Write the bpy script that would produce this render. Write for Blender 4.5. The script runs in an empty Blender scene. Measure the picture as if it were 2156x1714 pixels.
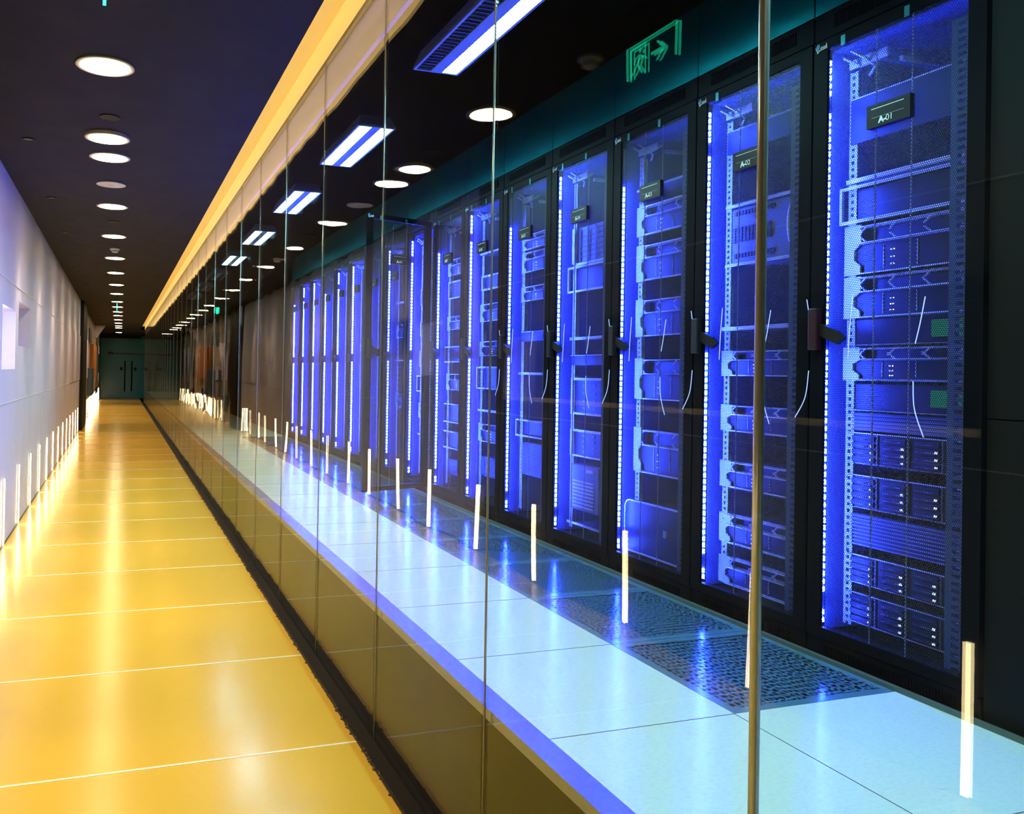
import bpy, math, random
from mathutils import Matrix, Vector
random.seed(7)
S = bpy.context.scene
COL = S.collection

# ------------------------------------------------------------------ camera, world, exposure
EYE = 1.4286
f_px, cx, cy, TH, ROLL, PITCH = 1751.87, 834.14, 773.63, 0.3212, 0.0171, 0.0062
cam = bpy.data.cameras.new('camera'); cam_o = bpy.data.objects.new('camera', cam); COL.objects.link(cam_o)
cam.sensor_width = 36; cam.sensor_fit = 'HORIZONTAL'; cam.lens = f_px/2156*36
cam.shift_x = (1078-cx)/2156; cam.shift_y = (cy-857)/2156
cam.clip_start = 0.02; cam.clip_end = 200
Rt = Vector((math.cos(TH), -math.sin(TH), 0)); Fw = Vector((math.sin(TH), math.cos(TH), 0)); Up = Vector((0, 0, 1))
Fp = Fw*math.cos(PITCH)+Up*math.sin(PITCH); Upp = -Fw*math.sin(PITCH)+Up*math.cos(PITCH)
R2 = Rt*math.cos(ROLL)+Upp*math.sin(ROLL); U2 = -Rt*math.sin(ROLL)+Upp*math.cos(ROLL)
M = Matrix((R2, U2, -Fp)).transposed().to_4x4(); M.translation = (0, 0, EYE)
cam_o.matrix_world = M
S.camera = cam_o
w = bpy.data.worlds.new('world'); S.world = w; w.use_nodes = True
w.node_tree.nodes['Background'].inputs[0].default_value = (0.02, 0.02, 0.05, 1)
w.node_tree.nodes['Background'].inputs[1].default_value = 0.05
S.view_settings.view_transform = 'Standard'; S.view_settings.look = 'None'
S.view_settings.exposure = 0.0; S.view_settings.gamma = 1.0; S.view_settings.use_curve_mapping = False
cy_ = S.cycles
cy_.max_bounces = 10; cy_.diffuse_bounces = 4; cy_.glossy_bounces = 5; cy_.transmission_bounces = 4
cy_.transparent_max_bounces = 40; cy_.caustics_reflective = False; cy_.caustics_refractive = False
cy_.use_denoising = True; cy_.sample_clamp_indirect = 6.0; cy_.sample_clamp_direct = 0.0

# key dimensions (metres); x = across, y = along the corridor, z = up
XG, XR, XB, XL = 0.956, 2.208, 1.608, -0.8525
FZ = EYE-0.9147          # raised floor level
CZ = EYE+1.505           # ceiling level
YEND = 41.5
def zr(v): return EYE+v  # height given relative to the eye
RP = 0.5984; RY0 = 1.6256
def ry(k): return RY0+RP*k

# ------------------------------------------------------------------ mesh builder
class MB:
    def __init__(s): s.v = []; s.f = []; s.m = []
    def quad(s, a, b, c, d, m=0):
        n = len(s.v); s.v += [a, b, c, d]; s.f.append((n, n+1, n+2, n+3)); s.m.append(m); return s
    def poly(s, pts, m=0):
        n = len(s.v); s.v += list(pts); s.f.append(tuple(range(n, n+len(pts)))); s.m.append(m); return s
    def box(s, x0, x1, y0, y1, z0, z1, m=0):
        n = len(s.v)
        s.v += [(x0,y0,z0),(x1,y0,z0),(x1,y1,z0),(x0,y1,z0),(x0,y0,z1),(x1,y0,z1),(x1,y1,z1),(x0,y1,z1)]
        for q in ((0,3,2,1),(4,5,6,7),(0,1,5,4),(1,2,6,5),(2,3,7,6),(3,0,4,7)):
            s.f.append(tuple(n+i for i in q)); s.m.append(m)
        return s
    def prism(s, pts, axis, a0, a1, m=0):
        """extrude 2-D polygon along axis ('x': pts are (y,z); 'y': (x,z); 'z': (x,y))"""
        def P(p, a):
            return (a, p[0], p[1]) if axis == 'x' else (p[0], a, p[1]) if axis == 'y' else (p[0], p[1], a)
        n = len(s.v); k = len(pts)
        s.v += [P(p, a0) for p in pts]+[P(p, a1) for p in pts]
        s.f.append(tuple(range(n+k-1, n-1, -1))); s.m.append(m)
        s.f.append(tuple(range(n+k, n+2*k))); s.m.append(m)
        for i in range(k):
            j = (i+1) % k
            s.f.append((n+i, n+j, n+k+j, n+k+i)); s.m.append(m)
        return s
    def lathe(s, c, prof, seg=32, m=0, axis='z'):
        """profile [(r, h)] spun round an axis through c"""
        n = len(s.v)
        for r, h in prof:
            for i in range(seg):
                a = 2*math.pi*i/seg; ca, sa = r*math.cos(a), r*math.sin(a)
                s.v.append((c[0]+ca, c[1]+sa, c[2]+h) if axis == 'z' else (c[0]+h, c[1]+ca, c[2]+sa) if axis == 'x' else (c[0]+ca, c[1]+h, c[2]+sa))
        for j in range(len(prof)-1):
            for i in range(seg):
                i2 = (i+1) % seg
                s.f.append((n+j*seg+i, n+j*seg+i2, n+(j+1)*seg+i2, n+(j+1)*seg+i)); s.m.append(m)
        s.f.append(tuple(n+i for i in range(seg-1, -1, -1))); s.m.append(m)
        s.f.append(tuple(n+(len(prof)-1)*seg+i for i in range(seg))); s.m.append(m)
        return s
    def tube(s, pts, r, seg=6, m=0):
        P = [Vector(p) for p in pts]; n = len(s.v)
        for i, p in enumerate(P):
            t = (P[min(i+1, len(P)-1)]-P[max(i-1, 0)]).normalized()
            a = t.orthogonal().normalized(); b = t.cross(a)
            if i:
                a = (pa-t*pa.dot(t)).normalized(); b = t.cross(a)
            pa = a
            for k in range(seg):
                q = 2*math.pi*k/seg
                s.v.append(tuple(p+a*(r*math.cos(q))+b*(r*math.sin(q))))
        for i in range(len(P)-1):
            for k in range(seg):
                k2 = (k+1) % seg
                s.f.append((n+i*seg+k, n+i*seg+k2, n+(i+1)*seg+k2, n+(i+1)*seg+k)); s.m.append(m)
        s.f.append(tuple(n+k for k in range(seg-1, -1, -1))); s.m.append(m)
        s.f.append(tuple(n+(len(P)-1)*seg+k for k in range(seg))); s.m.append(m)
        return s
    def build(s, name, mats, parent=None, loc=None, smooth=False, bevel=0):
        me = bpy.data.meshes.new(name); me.from_pydata(s.v, [], s.f)
        if not isinstance(mats, (list, tuple)): mats = [mats]
        for mt in mats: me.materials.append(mt)
        if len(mats) > 1: me.polygons.foreach_set('material_index', s.m)
        if smooth: me.polygons.foreach_set('use_smooth', [True]*len(s.f))
        me.update()
        o = bpy.data.objects.new(name, me); COL.objects.link(o)
        if parent: o.parent = parent
        if loc: o.location = loc
        if bevel:
            b = o.modifiers.new('bevel', 'BEVEL'); b.width = bevel; b.segments = 2; b.limit_method = 'ANGLE'
        return o
def tag(o, label=None, cat=None, group=None, kind=None):
    if label: o['label'] = label
    if cat: o['category'] = cat
    if group: o['group'] = group
    if kind: o['kind'] = kind
    return o
def thing(name, loc, label, cat, group=None, rz=0):
    o = bpy.data.objects.new(name, None); COL.objects.link(o); o.location = loc; o.rotation_euler = (0, 0, rz)
    o.empty_display_size = 0.05
    return tag(o, label, cat, group)
def struct(name, mb, mat, parent=None, **k):
    o = mb.build(name, mat, parent, **k)
    if not parent: o['kind'] = 'structure'
    return o
def copy_tree(o, parent=None):
    c = o.copy(); COL.objects.link(c)
    if parent: c.parent = parent
    for ch in list(o.children): copy_tree(ch, c)
    return c
ORD = ['first','second','third','fourth','fifth','sixth','seventh','eighth','ninth','tenth','eleventh','twelfth','thirteenth','fourteenth','fifteenth','sixteenth','seventeenth','eighteenth','nineteenth','twentieth']
TENS = {2: 'twenty', 3: 'thirty'}
def nth(i):  # 0-based
    n = i+1
    if n <= 20: return ORD[i]
    t, u = divmod(n, 10)
    return ('thirtieth' if u == 0 else TENS[t]+'-'+ORD[u-1])

# ------------------------------------------------------------------ materials
def mat(name, col, rough=0.5, metal=0.0, spec=0.5, emit=None, es=0.0, coat=0.0):
    m = bpy.data.materials.new(name); m.use_nodes = True
    b = m.node_tree.nodes['Principled BSDF']
    b.inputs['Base Color'].default_value = (*col, 1); b.inputs['Roughness'].default_value = rough
    b.inputs['Metallic'].default_value = metal; b.inputs['Specular IOR Level'].default_value = spec
    b.inputs['Coat Weight'].default_value = coat
    if emit:
        b.inputs['Emission Color'].default_value = (*emit, 1); b.inputs['Emission Strength'].default_value = es
    return m
class NT:
    def __init__(s, m): s.t = m.node_tree; s.n = s.t.nodes; s.l = s.t.links
    def new(s, typ, **k):
        n = s.n.new(typ)
        for a, b in k.items(): setattr(n, a, b)
        return n
    def link(s, a, b): s.l.new(a, b)
    def math(s, op, a, b=None, c=None, clamp=False):
        n = s.n.new('ShaderNodeMath'); n.operation = op; n.use_clamp = clamp
        for i, v in enumerate((a, b, c)):
            if v is None: continue
            if isinstance(v, (int, float)): n.inputs[i].default_value = v
            else: s.l.new(v, n.inputs[i])
        return n.outputs[0]
def noise_mat(name, c1, c2, scale, rough=(0.3, 0.4), detail=6, stretch=(1, 1, 1), bump=0.0, spec=0.5, coat=0.0, ramp=(0.35, 0.65)):
    m = mat(name, c1, rough[0], spec=spec, coat=coat); t = NT(m); b = t.n['Principled BSDF']
    tc = t.new('ShaderNodeTexCoord'); mp = t.new('ShaderNodeMapping'); mp.inputs['Scale'].default_value = stretch
    t.link(tc.outputs['Object'], mp.inputs[0])
    nz = t.new('ShaderNodeTexNoise'); nz.inputs['Scale'].default_value = scale; nz.inputs['Detail'].default_value = detail
    t.link(mp.outputs[0], nz.inputs['Vector'])
    r = t.new('ShaderNodeValToRGB'); r.color_ramp.elements[0].color = (*c1, 1); r.color_ramp.elements[1].color = (*c2, 1)
    r.color_ramp.elements[0].position, r.color_ramp.elements[1].position = ramp
    t.link(nz.outputs['Fac'], r.inputs[0]); t.link(r.outputs[0], b.inputs['Base Color'])
    mr = t.new('ShaderNodeMapRange'); mr.inputs['To Min'].default_value, mr.inputs['To Max'].default_value = rough
    t.link(nz.outputs['Fac'], mr.inputs[0]); t.link(mr.outputs[0], b.inputs['Roughness'])
    if bump:
        bp = t.new('ShaderNodeBump'); bp.inputs['Strength'].default_value = bump; bp.inputs['Distance'].default_value = 0.002
        t.link(nz.outputs['Fac'], bp.inputs['Height']); t.link(bp.outputs[0], b.inputs['Normal'])
    return m
def emission(name, col, st):
    m = bpy.data.materials.new(name); m.use_nodes = True; t = NT(m); t.n.clear()
    e = t.new('ShaderNodeEmission'); e.inputs[0].default_value = (*col, 1); e.inputs[1].default_value = st
    o = t.new('ShaderNodeOutputMaterial'); t.link(e.outputs[0], o.inputs[0])
    return m

M_floor = noise_mat('amber resin floor', (0.84, 0.53, 0.060), (0.81, 0.50, 0.050), 1.3, (0.17, 0.22), detail=4, spec=0.55)
M_inlay = mat('white inlay', (0.95, 0.9, 0.75), 0.35)
M_wall = noise_mat('white plaster wall', (0.66, 0.65, 0.95), (0.62, 0.61, 0.92), 3, (0.55, 0.65), bump=0.05)
M_panel = mat('pale wall panel', (0.64, 0.60, 0.86), 0.45)
M_seam = mat('seam line', (0.95, 0.92, 0.95), 0.3)
M_ceil = noise_mat('dark ceiling paint', (0.018, 0.0175, 0.038), (0.015, 0.015, 0.034), 4, (0.7, 0.8), spec=0.2)
M_black = mat('matte black', (0.006, 0.006, 0.008), 0.6, spec=0.3)
M_rack = mat('black powder coat', (0.003, 0.0035, 0.005), 0.45, spec=0.06)
M_upper = mat('satin panel tinted teal', (0.02, 0.62, 0.68), 0.31, metal=1.0)  # teal of the lamp glow put into the metal colour
M_sceil = mat('black server ceiling', (0.003, 0.0025, 0.0004), 0.85, spec=0.0)
M_cream = mat('cream cove paint', (0.86, 0.74, 0.45), 0.6)
M_lav = mat('fascia in lavender light colour', (0.30, 0.28, 1.0), 0.6)
M_teal = mat('teal end wall glass', (0.010, 0.36, 0.60), 0.25)
M_teald = mat('teal door glass', (0.012, 0.33, 0.62), 0.2)
M_dark = mat('dark metal', (0.012, 0.014, 0.018), 0.4, metal=0.0)
M_steel = mat('brushed steel ledge', (0.30, 0.33, 0.58), 0.25, metal=0.9)
M_seal = mat('silicone joint', (0.34, 0.32, 0.30), 0.16, metal=0.3)
M_joint1 = mat('polished glass joint', (0.62, 0.62, 0.58), 0.2, metal=0.4)
M_void = mat('dark brown void panel', (0.006, 0.004, 0.002), 0.6, spec=0.1)
M_grit = noise_mat('gritty black sealant', (0.004, 0.004, 0.003), (0.05, 0.04, 0.02), 60, (0.3, 0.7), bump=0.8)
M_tile = noise_mat('white speckled floor tile', (0.76, 0.82, 0.64), (0.85, 0.88, 0.69), 70, (0.16, 0.22), detail=5, stretch=(1, 1.6, 1), spec=0.55, ramp=(0.3, 0.55))
M_joint = mat('tile joint', (0.05, 0.06, 0.06), 0.7)
M_trimw = mat('white lamp trim', (0.8, 0.78, 0.74), 0.3)
M_white = mat('white plastic', (0.75, 0.75, 0.75), 0.4)
M_grey = mat('grey louvre metal', (0.10, 0.12, 0.16), 0.3, metal=0.5)
M_fixt = mat('fixture housing', (0.22, 0.30, 0.45), 0.35)
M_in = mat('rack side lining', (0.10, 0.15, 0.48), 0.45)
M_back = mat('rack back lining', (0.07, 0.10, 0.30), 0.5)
M_ear = mat('pale galvanised steel', (0.90, 0.90, 0.92), 0.35, metal=0.15)
M_face = mat('dark server faceplate', (0.007, 0.008, 0.016), 0.4)
M_blank = mat('grey blanking plate', (0.03, 0.04, 0.10), 0.45)
M_mid = mat('mid grey server metal', (0.22, 0.24, 0.34), 0.4)
M_rib = mat('blue grey stiffener', (0.45, 0.52, 0.85), 0.35)
M_rail = mat('rail tinted LED blue', (0.10, 0.16, 0.62), 0.4)  # blue of the LEDs put into the rail's own colour
M_tab = mat('teal steel tab', (0.05, 0.30, 0.32), 0.35, metal=0.5)
M_red = mat('dark red handle plastic', (0.035, 0.004, 0.006), 0.4)
M_orange = mat('orange wall board', (0.55, 0.20, 0.06), 0.5)
M_blue = mat('slate blue sign', (0.05, 0.09, 0.16), 0.4)
M_stone = noise_mat('rough collage wall', (0.55, 0.45, 0.40), (0.30, 0.22, 0.18), 5, (0.5, 0.7), bump=0.5)
M_signk = mat('black sign plate', (0.004, 0.004, 0.005), 0.35)
M_signw = mat('sign white print', (0.75, 0.9, 0.9), 0.4, emit=(0.6, 0.95, 0.95), es=0.25)
M_logob = mat('emblem blue', (0.05, 0.25, 0.6), 0.3)
M_logow = mat('emblem silver', (0.8, 0.85, 0.85), 0.25, emit=(0.5, 0.9, 0.9), es=0.15)

M_down = emission('downlight glow', (1.0, 0.80, 0.46), 42)
M_strip = emission('wall strip glow', (1.0, 0.77, 0.40), 36)
M_cove = emission('cove glow', (1.0, 0.74, 0.36), 11)
M_fluo = emission('fluorescent glow', (0.40, 0.94, 1.0), 112)
M_led = emission('rack led glow', (0.020, 0.048, 1.0), 680)
M_bay = emission('drive indicator', (0.45, 0.6, 1.0), 5)
M_sheen = emission('teal reflection glow', (0.05, 0.55, 0.5), 0.35)
M_exit = emission('exit sign green', (0.02, 0.85, 0.45), 6.5)
M_niche = emission('niche fill glow', (1.0, 0.93, 0.74), 14)
M_glint = emission('fibre light', (0.30, 0.42, 1.0), 2.0)

# clear glass: Fresnel mirror over straight-through transmission
def glass_mat(name, tint, wave=0.0, coat=0.75):   # coat: factor that dims both surface reflections
    m = bpy.data.materials.new(name); m.use_nodes = True; t = NT(m); t.n.clear()
    g = t.new('ShaderNodeNewGeometry')
    ior = t.math('MULTIPLY_ADD', g.outputs['Backfacing'], 1/1.38-1.38, 1.38)
    fr = t.new('ShaderNodeFresnel'); t.link(ior, fr.inputs['IOR'])
    tr = t.new('ShaderNodeBsdfTransparent'); tr.inputs[0].default_value = (*tint, 1)
    gl = t.new('ShaderNodeBsdfGlossy'); gl.inputs['Roughness'].default_value = 0.0
    if wave:
        tc = t.new('ShaderNodeTexCoord'); mp = t.new('ShaderNodeMapping'); mp.inputs['Scale'].default_value = (1, 3.2, 1.6)
        t.link(tc.outputs['Object'], mp.inputs[0])
        nz = t.new('ShaderNodeTexNoise'); nz.inputs['Scale'].default_value = 1.0; nz.inputs['Detail'].default_value = 0
        t.link(mp.outputs[0], nz.inputs['Vector'])
        bp = t.new('ShaderNodeBump'); bp.inputs['Strength'].default_value = 1.0; bp.inputs['Distance'].default_value = wave
        t.link(nz.outputs['Fac'], bp.inputs['Height']); t.link(bp.outputs[0], gl.inputs['Normal'])
    mx = t.new('ShaderNodeMixShader'); t.link(t.math('MULTIPLY', fr.outputs[0], coat), mx.inputs[0]); t.link(tr.outputs[0], mx.inputs[1]); t.link(gl.outputs[0], mx.inputs[2])
    o = t.new('ShaderNodeOutputMaterial'); t.link(mx.outputs[0], o.inputs[0])
    return m
M_glass = glass_mat('clear partition glass', (0.955, 0.985, 0.985), wave=0.0016)
M_acr = glass_mat('green edged acrylic', (0.72, 0.95, 0.85))

# perforated steel: hexagonal round holes in the plane of the door (object y, z)
def mesh_mat():
    m = bpy.data.materials.new('perforated black steel'); m.use_nodes = True; t = NT(m); t.n.clear()
    P = 0.0066
    tc = t.new('ShaderNodeTexCoord'); sp = t.new('ShaderNodeSeparateXYZ'); t.link(tc.outputs['Object'], sp.inputs[0])
    u = t.math('DIVIDE', sp.outputs['Y'], P); v = t.math('DIVIDE', sp.outputs['Z'], P*1.732)
    def cell(du):
        a = t.math('SUBTRACT', t.math('FRACT', t.math('ADD', u, du)), 0.5)
        b = t.math('MULTIPLY', t.math('SUBTRACT', t.math('FRACT', t.math('ADD', v, du)), 0.5), 1.732)
        return t.math('ADD', t.math('MULTIPLY', a, a), t.math('MULTIPLY', b, b))
    d = t.math('MINIMUM', cell(0.0), cell(0.5))
    hole = t.math('LESS_THAN', d, 0.35**2)
    pr = t.new('ShaderNodeBsdfPrincipled'); pr.inputs['Base Color'].default_value = (0.008, 0.009, 0.014, 1)
    pr.inputs['Roughness'].default_value = 0.4
    tr = t.new('ShaderNodeBsdfTransparent')
    mx = t.new('ShaderNodeMixShader'); t.link(hole, mx.inputs[0]); t.link(pr.outputs[0], mx.inputs[1]); t.link(tr.outputs[0], mx.inputs[2])
    o = t.new('ShaderNodeOutputMaterial'); t.link(mx.outputs[0], o.inputs[0])
    return m
M_mesh = mesh_mat()

# perforated floor plate: rows of rounded cells cut right through
def plate_mat():
    m = bpy.data.materials.new('perforated floor plate'); m.use_nodes = True; t = NT(m); t.n.clear()
    tc = t.new('ShaderNodeTexCoord'); mp = t.new('ShaderNodeMapping'); mp.inputs['Scale'].default_value = (50, 36, 0)
    t.link(tc.outputs['Object'], mp.inputs[0])
    vo = t.new('ShaderNodeTexVoronoi'); vo.feature = 'DISTANCE_TO_EDGE'; vo.voronoi_dimensions = '2D'
    vo.inputs['Scale'].default_value = 1.0; vo.inputs['Randomness'].default_value = 0.55
    t.link(mp.outputs[0], vo.inputs['Vector'])
    hole = t.math('GREATER_THAN', vo.outputs['Distance'], 0.145)
    sp = t.new('ShaderNodeSeparateXYZ'); t.link(tc.outputs['Object'], sp.inputs[0])
    for ax, hw in (('X', 0.262), ('Y', 0.268)):
        hole = t.math('MULTIPLY', hole, t.math('LESS_THAN', t.math('ABSOLUTE', sp.outputs[ax]), hw))
    pr = t.new('ShaderNodeBsdfPrincipled'); pr.inputs['Base Color'].default_value = (0.14, 0.32, 0.38, 1)
    pr.inputs['Roughness'].default_value = 0.17; pr.inputs['Metallic'].default_value = 0.35
    tr = t.new('ShaderNodeBsdfTransparent')
    mx = t.new('ShaderNodeMixShader'); t.link(hole, mx.inputs[0]); t.link(pr.outputs[0], mx.inputs[1]); t.link(tr.outputs[0], mx.inputs[2])
    o = t.new('ShaderNodeOutputMaterial'); t.link(mx.outputs[0], o.inputs[0])
    return m
M_plate = plate_mat()

# ------------------------------------------------------------------ room shell
Y0 = -3.0
struct('floor', MB().box(XL-0.3, 0.925, Y0, YEND+0.2, -0.1, 0.0), M_floor)
# ceiling over the corridor, with the light slot left open beside the glass
c = MB().box(XL-0.3, 0.761, Y0, YEND+0.2, CZ, CZ+0.03)
c.box(0.55, 1.0, Y0, 35.2, zr(1.70), zr(1.73))
c.box(0.52, 0.55, Y0, 35.2, CZ+0.03, zr(1.73))
c.box(0.761, 1.0, 35.2, YEND+0.2, CZ, CZ+0.03)
c.m = [0]*6+[1]*12+[0]*6
struct('ceiling', c, [M_ceil, M_cream])
struct('trim_1', MB().box(XG-0.004, XG+0.024, Y0, 35.2, zr(1.557), zr(1.70)), M_cream)          # painted head above the glass
struct('trim_2', MB().box(XG+0.03, XG+0.05, Y0, 35.2, zr(1.375), zr(1.72)), M_lav)              # added strip behind the glass head; lavender light put into its colour
struct('ceiling_server_room', MB().box(XG+0.05, XR+1.2, Y0, YEND, zr(1.52), zr(1.55)), M_sceil)
# cove lamp: one continuous tube lying on top of the ceiling board
cv = thing('cove_light', (0.64, 16, CZ+0.03), 'long warm light line hidden in the yellow ceiling cove above the glass', 'light')
MB().box(-0.03, 0.03, -19, 19.1, 0, 0.02).build('housing', M_trimw, cv)
MB().box(-0.02, 0.02, -19, 19.1, 0.021, 0.04).build('tube', M_cove, cv)

# left wall with two lit niches and one long display niche
def wall_with_holes(x, y0, y1, z0, z1, holes, depth, backs):
    ys = sorted({y0, y1, 6.2, *[h[0] for h in holes], *[h[1] for h in holes]}); zs = sorted({z0, z1, zr(-0.30), *[h[2] for h in holes], *[h[3] for h in holes]})
    mb = MB()
    for a, b in zip(ys, ys[1:]):
        for p, q in zip(zs, zs[1:]):
            if any(h[0] <= a and b <= h[1] and h[2] <= p and q <= h[3] for h in holes): continue
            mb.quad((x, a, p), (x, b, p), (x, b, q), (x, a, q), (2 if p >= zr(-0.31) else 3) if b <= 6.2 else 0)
    for h, d, bk in zip(holes, depth, backs):
        a, b, p, q = h
        mb.quad((x, a, q), (x, b, q), (x-d, b, q), (x-d, a, q)); mb.quad((x, a, p), (x-d, a, p), (x-d, b, p), (x, b, p))
        mb.quad((x, a, p), (x, a, q), (x-d, a, q), (x-d, a, p)); mb.quad((x, b, p), (x-d, b, p), (x-d, b, q), (x, b, q))
        mb.quad((x-d, a, p), (x-d, b, p), (x-d, b, q), (x-d, a, q), bk)
    mb.quad((x-0.45, y0, z0), (x-0.45, y1, z0), (x-0.45, y1, z1), (x-0.45, y0, z1))
    mb.quad((x, y1, z0), (x, y1, z1), (x-0.45, y1, z1), (x-0.45, y1, z0)); mb.quad((x, y0, z0), (x-0.45, y0, z0), (x-0.45, y0, z1), (x, y0, z1))
    mb.quad((x, y0, z1), (x-0.45, y0, z1), (x-0.45, y1, z1), (x, y1, z1)); mb.quad((x, y0, z0), (x, y1, z0), (x-0.45, y1, z0), (x-0.45, y0, z0))
    return mb
NI = [(6.97, 7.83, zr(-0.025), zr(0.472)), (8.04, 9.05, zr(0.181), zr(0.574)), (2.06, 5.75, zr(-0.19), zr(0.365))]
struct('wall_left', wall_with_holes(XL, Y0, 20.1, 0, CZ, NI, (0.25, 0.25, 0.3), (0, 0, 1)), [M_wall, M_void, mat('near wall dimmed taupe', (0.07, 0.05, 0.045), 0.6), mat('near wall base dimmed brown', (0.08, 0.07, 0.06), 0.6)])  # near wall coloured dark in place of dim light, keeping its reflection weak
tag(MB().box(XL-0.24, XL-0.01, 6.971, 6.977, zr(-0.02), zr(0.467)).build('niche_fill_panel', M_niche), 'added unseen white panel brightening the tall wall niche from its near side', 'light')  # added panel, hidden from view, that brightens the far side of the niche
tag(MB().box(XL-0.24, XL-0.01, 8.041, 8.047, zr(0.185), zr(0.57)).build('niche_fill_panel', emission('warm niche glow', (1.0, 0.80, 0.48), 2.6)), 'added unseen warm panel brightening the short wall niche from its near side', 'light')  # added hidden panel giving the short niche its warm light
struct('trim_3', MB().box(XL-0.27, XL-0.012, 2.06, 5.75, zr(-0.19), zr(-0.175)), M_cream)         # pale sill of the display niche
struct('trim_4', MB().box(XL-0.06, XL+0.012, 2.03, 5.78, zr(0.28), zr(0.365)), M_black)           # dark header of the display niche
struct('trim_5', MB().box(XL, XL+0.006, 0.0, 14.4, zr(0.682), zr(0.685)), M_seam)
struct('trim_6', MB().box(XL, XL+0.004, 0.0, 19.3, zr(-0.300), zr(-0.295)), M_seam)
struct('trim_7', MB().box(XL, XL+0.012, 16.0, 20.08, zr(-0.29), zr(0.70)), M_panel)
struct('trim_8', MB().box(XL, XL+0.004, 10.3, 20.08, 0.0, zr(-0.305)), M_wall)
struct('door_1', MB().box(XL-0.2, XL+0.075, 20.1, 22.2, 0, CZ), M_black)                           # tall black doorway surround
struct('wall_left_far', MB().box(XL-0.3, XL, 22.2, YEND, 0, CZ), M_stone)
struct('baseboard_left', MB().box(XL, XL+0.006, Y0, 20.1, 0, 0.012), M_dark)
# raking white gusset under the ceiling near the end
struct('trim_9', MB().prism([(XL, CZ), (-0.50, CZ), (-0.78, zr(1.07)), (XL, zr(1.05))], 'y', 31.7, 31.9), M_panel)
# end wall: dark lintel, teal glass, double doors
struct('wall_far', MB().box(XL-0.3, 4.2, YEND, YEND+0.2, 0, CZ+0.3), M_teal)
struct('trim_10', MB().box(XL, XG, YEND-0.4, YEND-0.02, zr(1.40), CZ), M_black)
d2 = MB().box(-0.46, 0.385, YEND-0.035, YEND-0.015, 0.02, zr(0.64)); d2.box(0.395, 1.235, YEND-0.035, YEND-0.015, 0.02, zr(0.64))
d2o = struct('door_2', d2, M_teald)
for hx in (0.25, 0.56):
    MB().tube([(hx, YEND-0.10, zr(-1.10)), (hx, YEND-0.10, zr(0.33))], 0.028, 8).build('door_handle', M_black, d2o)
for hx in (0.09, 0.72):
    MB().box(hx-0.06, hx+0.06, YEND-0.05, YEND-0.036, zr(-0.11), zr(0.03)).build('lock', M_black, d2o)
MB().box(-0.47, 1.25, YEND-0.05, YEND-0.012, zr(0.645), zr(0.675)).build('header', M_dark, d2o)
MB().box(-0.52, -0.30, YEND-0.07, YEND-0.013, zr(0.63), zr(0.74)).build('hinge', mat('brown hinge', (0.06, 0.02, 0.01), 0.5), d2o)
MB().box(1.19, 1.28, YEND-0.07, YEND-0.013, zr(0.62), zr(0.72)).build('hinge', M_black, d2o)

# ------------------------------------------------------------------ server room shell
sf = MB()
sf.box(1.043, XB, Y0, 34.5, FZ-0.06, FZ)
sf.box(XB, XR+0.02, Y0, 1.862, FZ-0.06, FZ)
sf.box(XB, XR+0.02, 1.862+0.6*16, 34.5, FZ-0.06, FZ)
struct('floor_server_room', sf, M_tile)
j = MB()
for k in range(-5, 40):
    yy = 1.862+0.6*k
    if yy < Y0: continue
    j.box(1.043, XB, yy-0.0012, yy+0.0012, FZ, FZ+0.0006)
    if k < 0: j.box(XB, XR, yy-0.0012, yy+0.0012, FZ, FZ+0.0006)
j.box(XB-0.0012, XB+0.0012, Y0, 1.862, FZ, FZ+0.0006)
struct('trim_11', j, M_joint)                                             # dark hairline joints of the floor tiles
struct('trim_12', MB().box(XG+0.016, 1.042, Y0, 34.5, FZ-0.03, FZ+0.001), M_steel)       # smooth metal edge beside the glass
struct('trim_90', MB().box(0.985, 1.0, Y0, 34.5, 0, FZ-0.032), M_void)
struct('floor_lower', MB().box(1.0, XR+1.2, Y0, 34.5, 0.0, 0.02), M_black)
struct('baseboard_right', MB().box(XR-0.022, XR-0.004, 1.0, ry(16), FZ, FZ+0.012), mat('olive floor edge', (0.10, 0.13, 0.10), 0.5))
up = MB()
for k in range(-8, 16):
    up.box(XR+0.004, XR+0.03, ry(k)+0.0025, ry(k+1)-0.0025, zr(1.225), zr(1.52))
struct('wall_right', up, M_upper)                                          # panels above the cabinets, teal lamp glow put into their colour
up = MB()
for k in range(-8, 0):
    up.box(XR+0.012, XR+0.03, ry(k)+0.002, ry(k+1)-0.002, FZ, zr(-0.10)); up.box(XR+0.012, XR+0.03, ry(k)+0.002, ry(k+1)-0.002, zr(-0.096), zr(1.22))
struct('wall_right_near', up, mat('charcoal wall panel', (0.004, 0.0045, 0.004), 0.5, spec=0.15))
struct('wall_right_far', MB().box(XR, XR+0.05, ry(16)+0.02, YEND, 0, zr(1.52)), M_sceil)
struct('wall_back', MB().box(XR+1.05, XR+1.1, Y0, YEND, 0, zr(1.55)), M_black)
struct('wall_back_far', MB().box(XG+0.03, XR+1.1, 34.5, 34.6, 0, zr(1.52)), M_black)
struct('wall_front', MB().box(XL-0.5, XR+1.2, Y0-0.1, Y0, 0, CZ+0.3), M_sceil)

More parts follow.
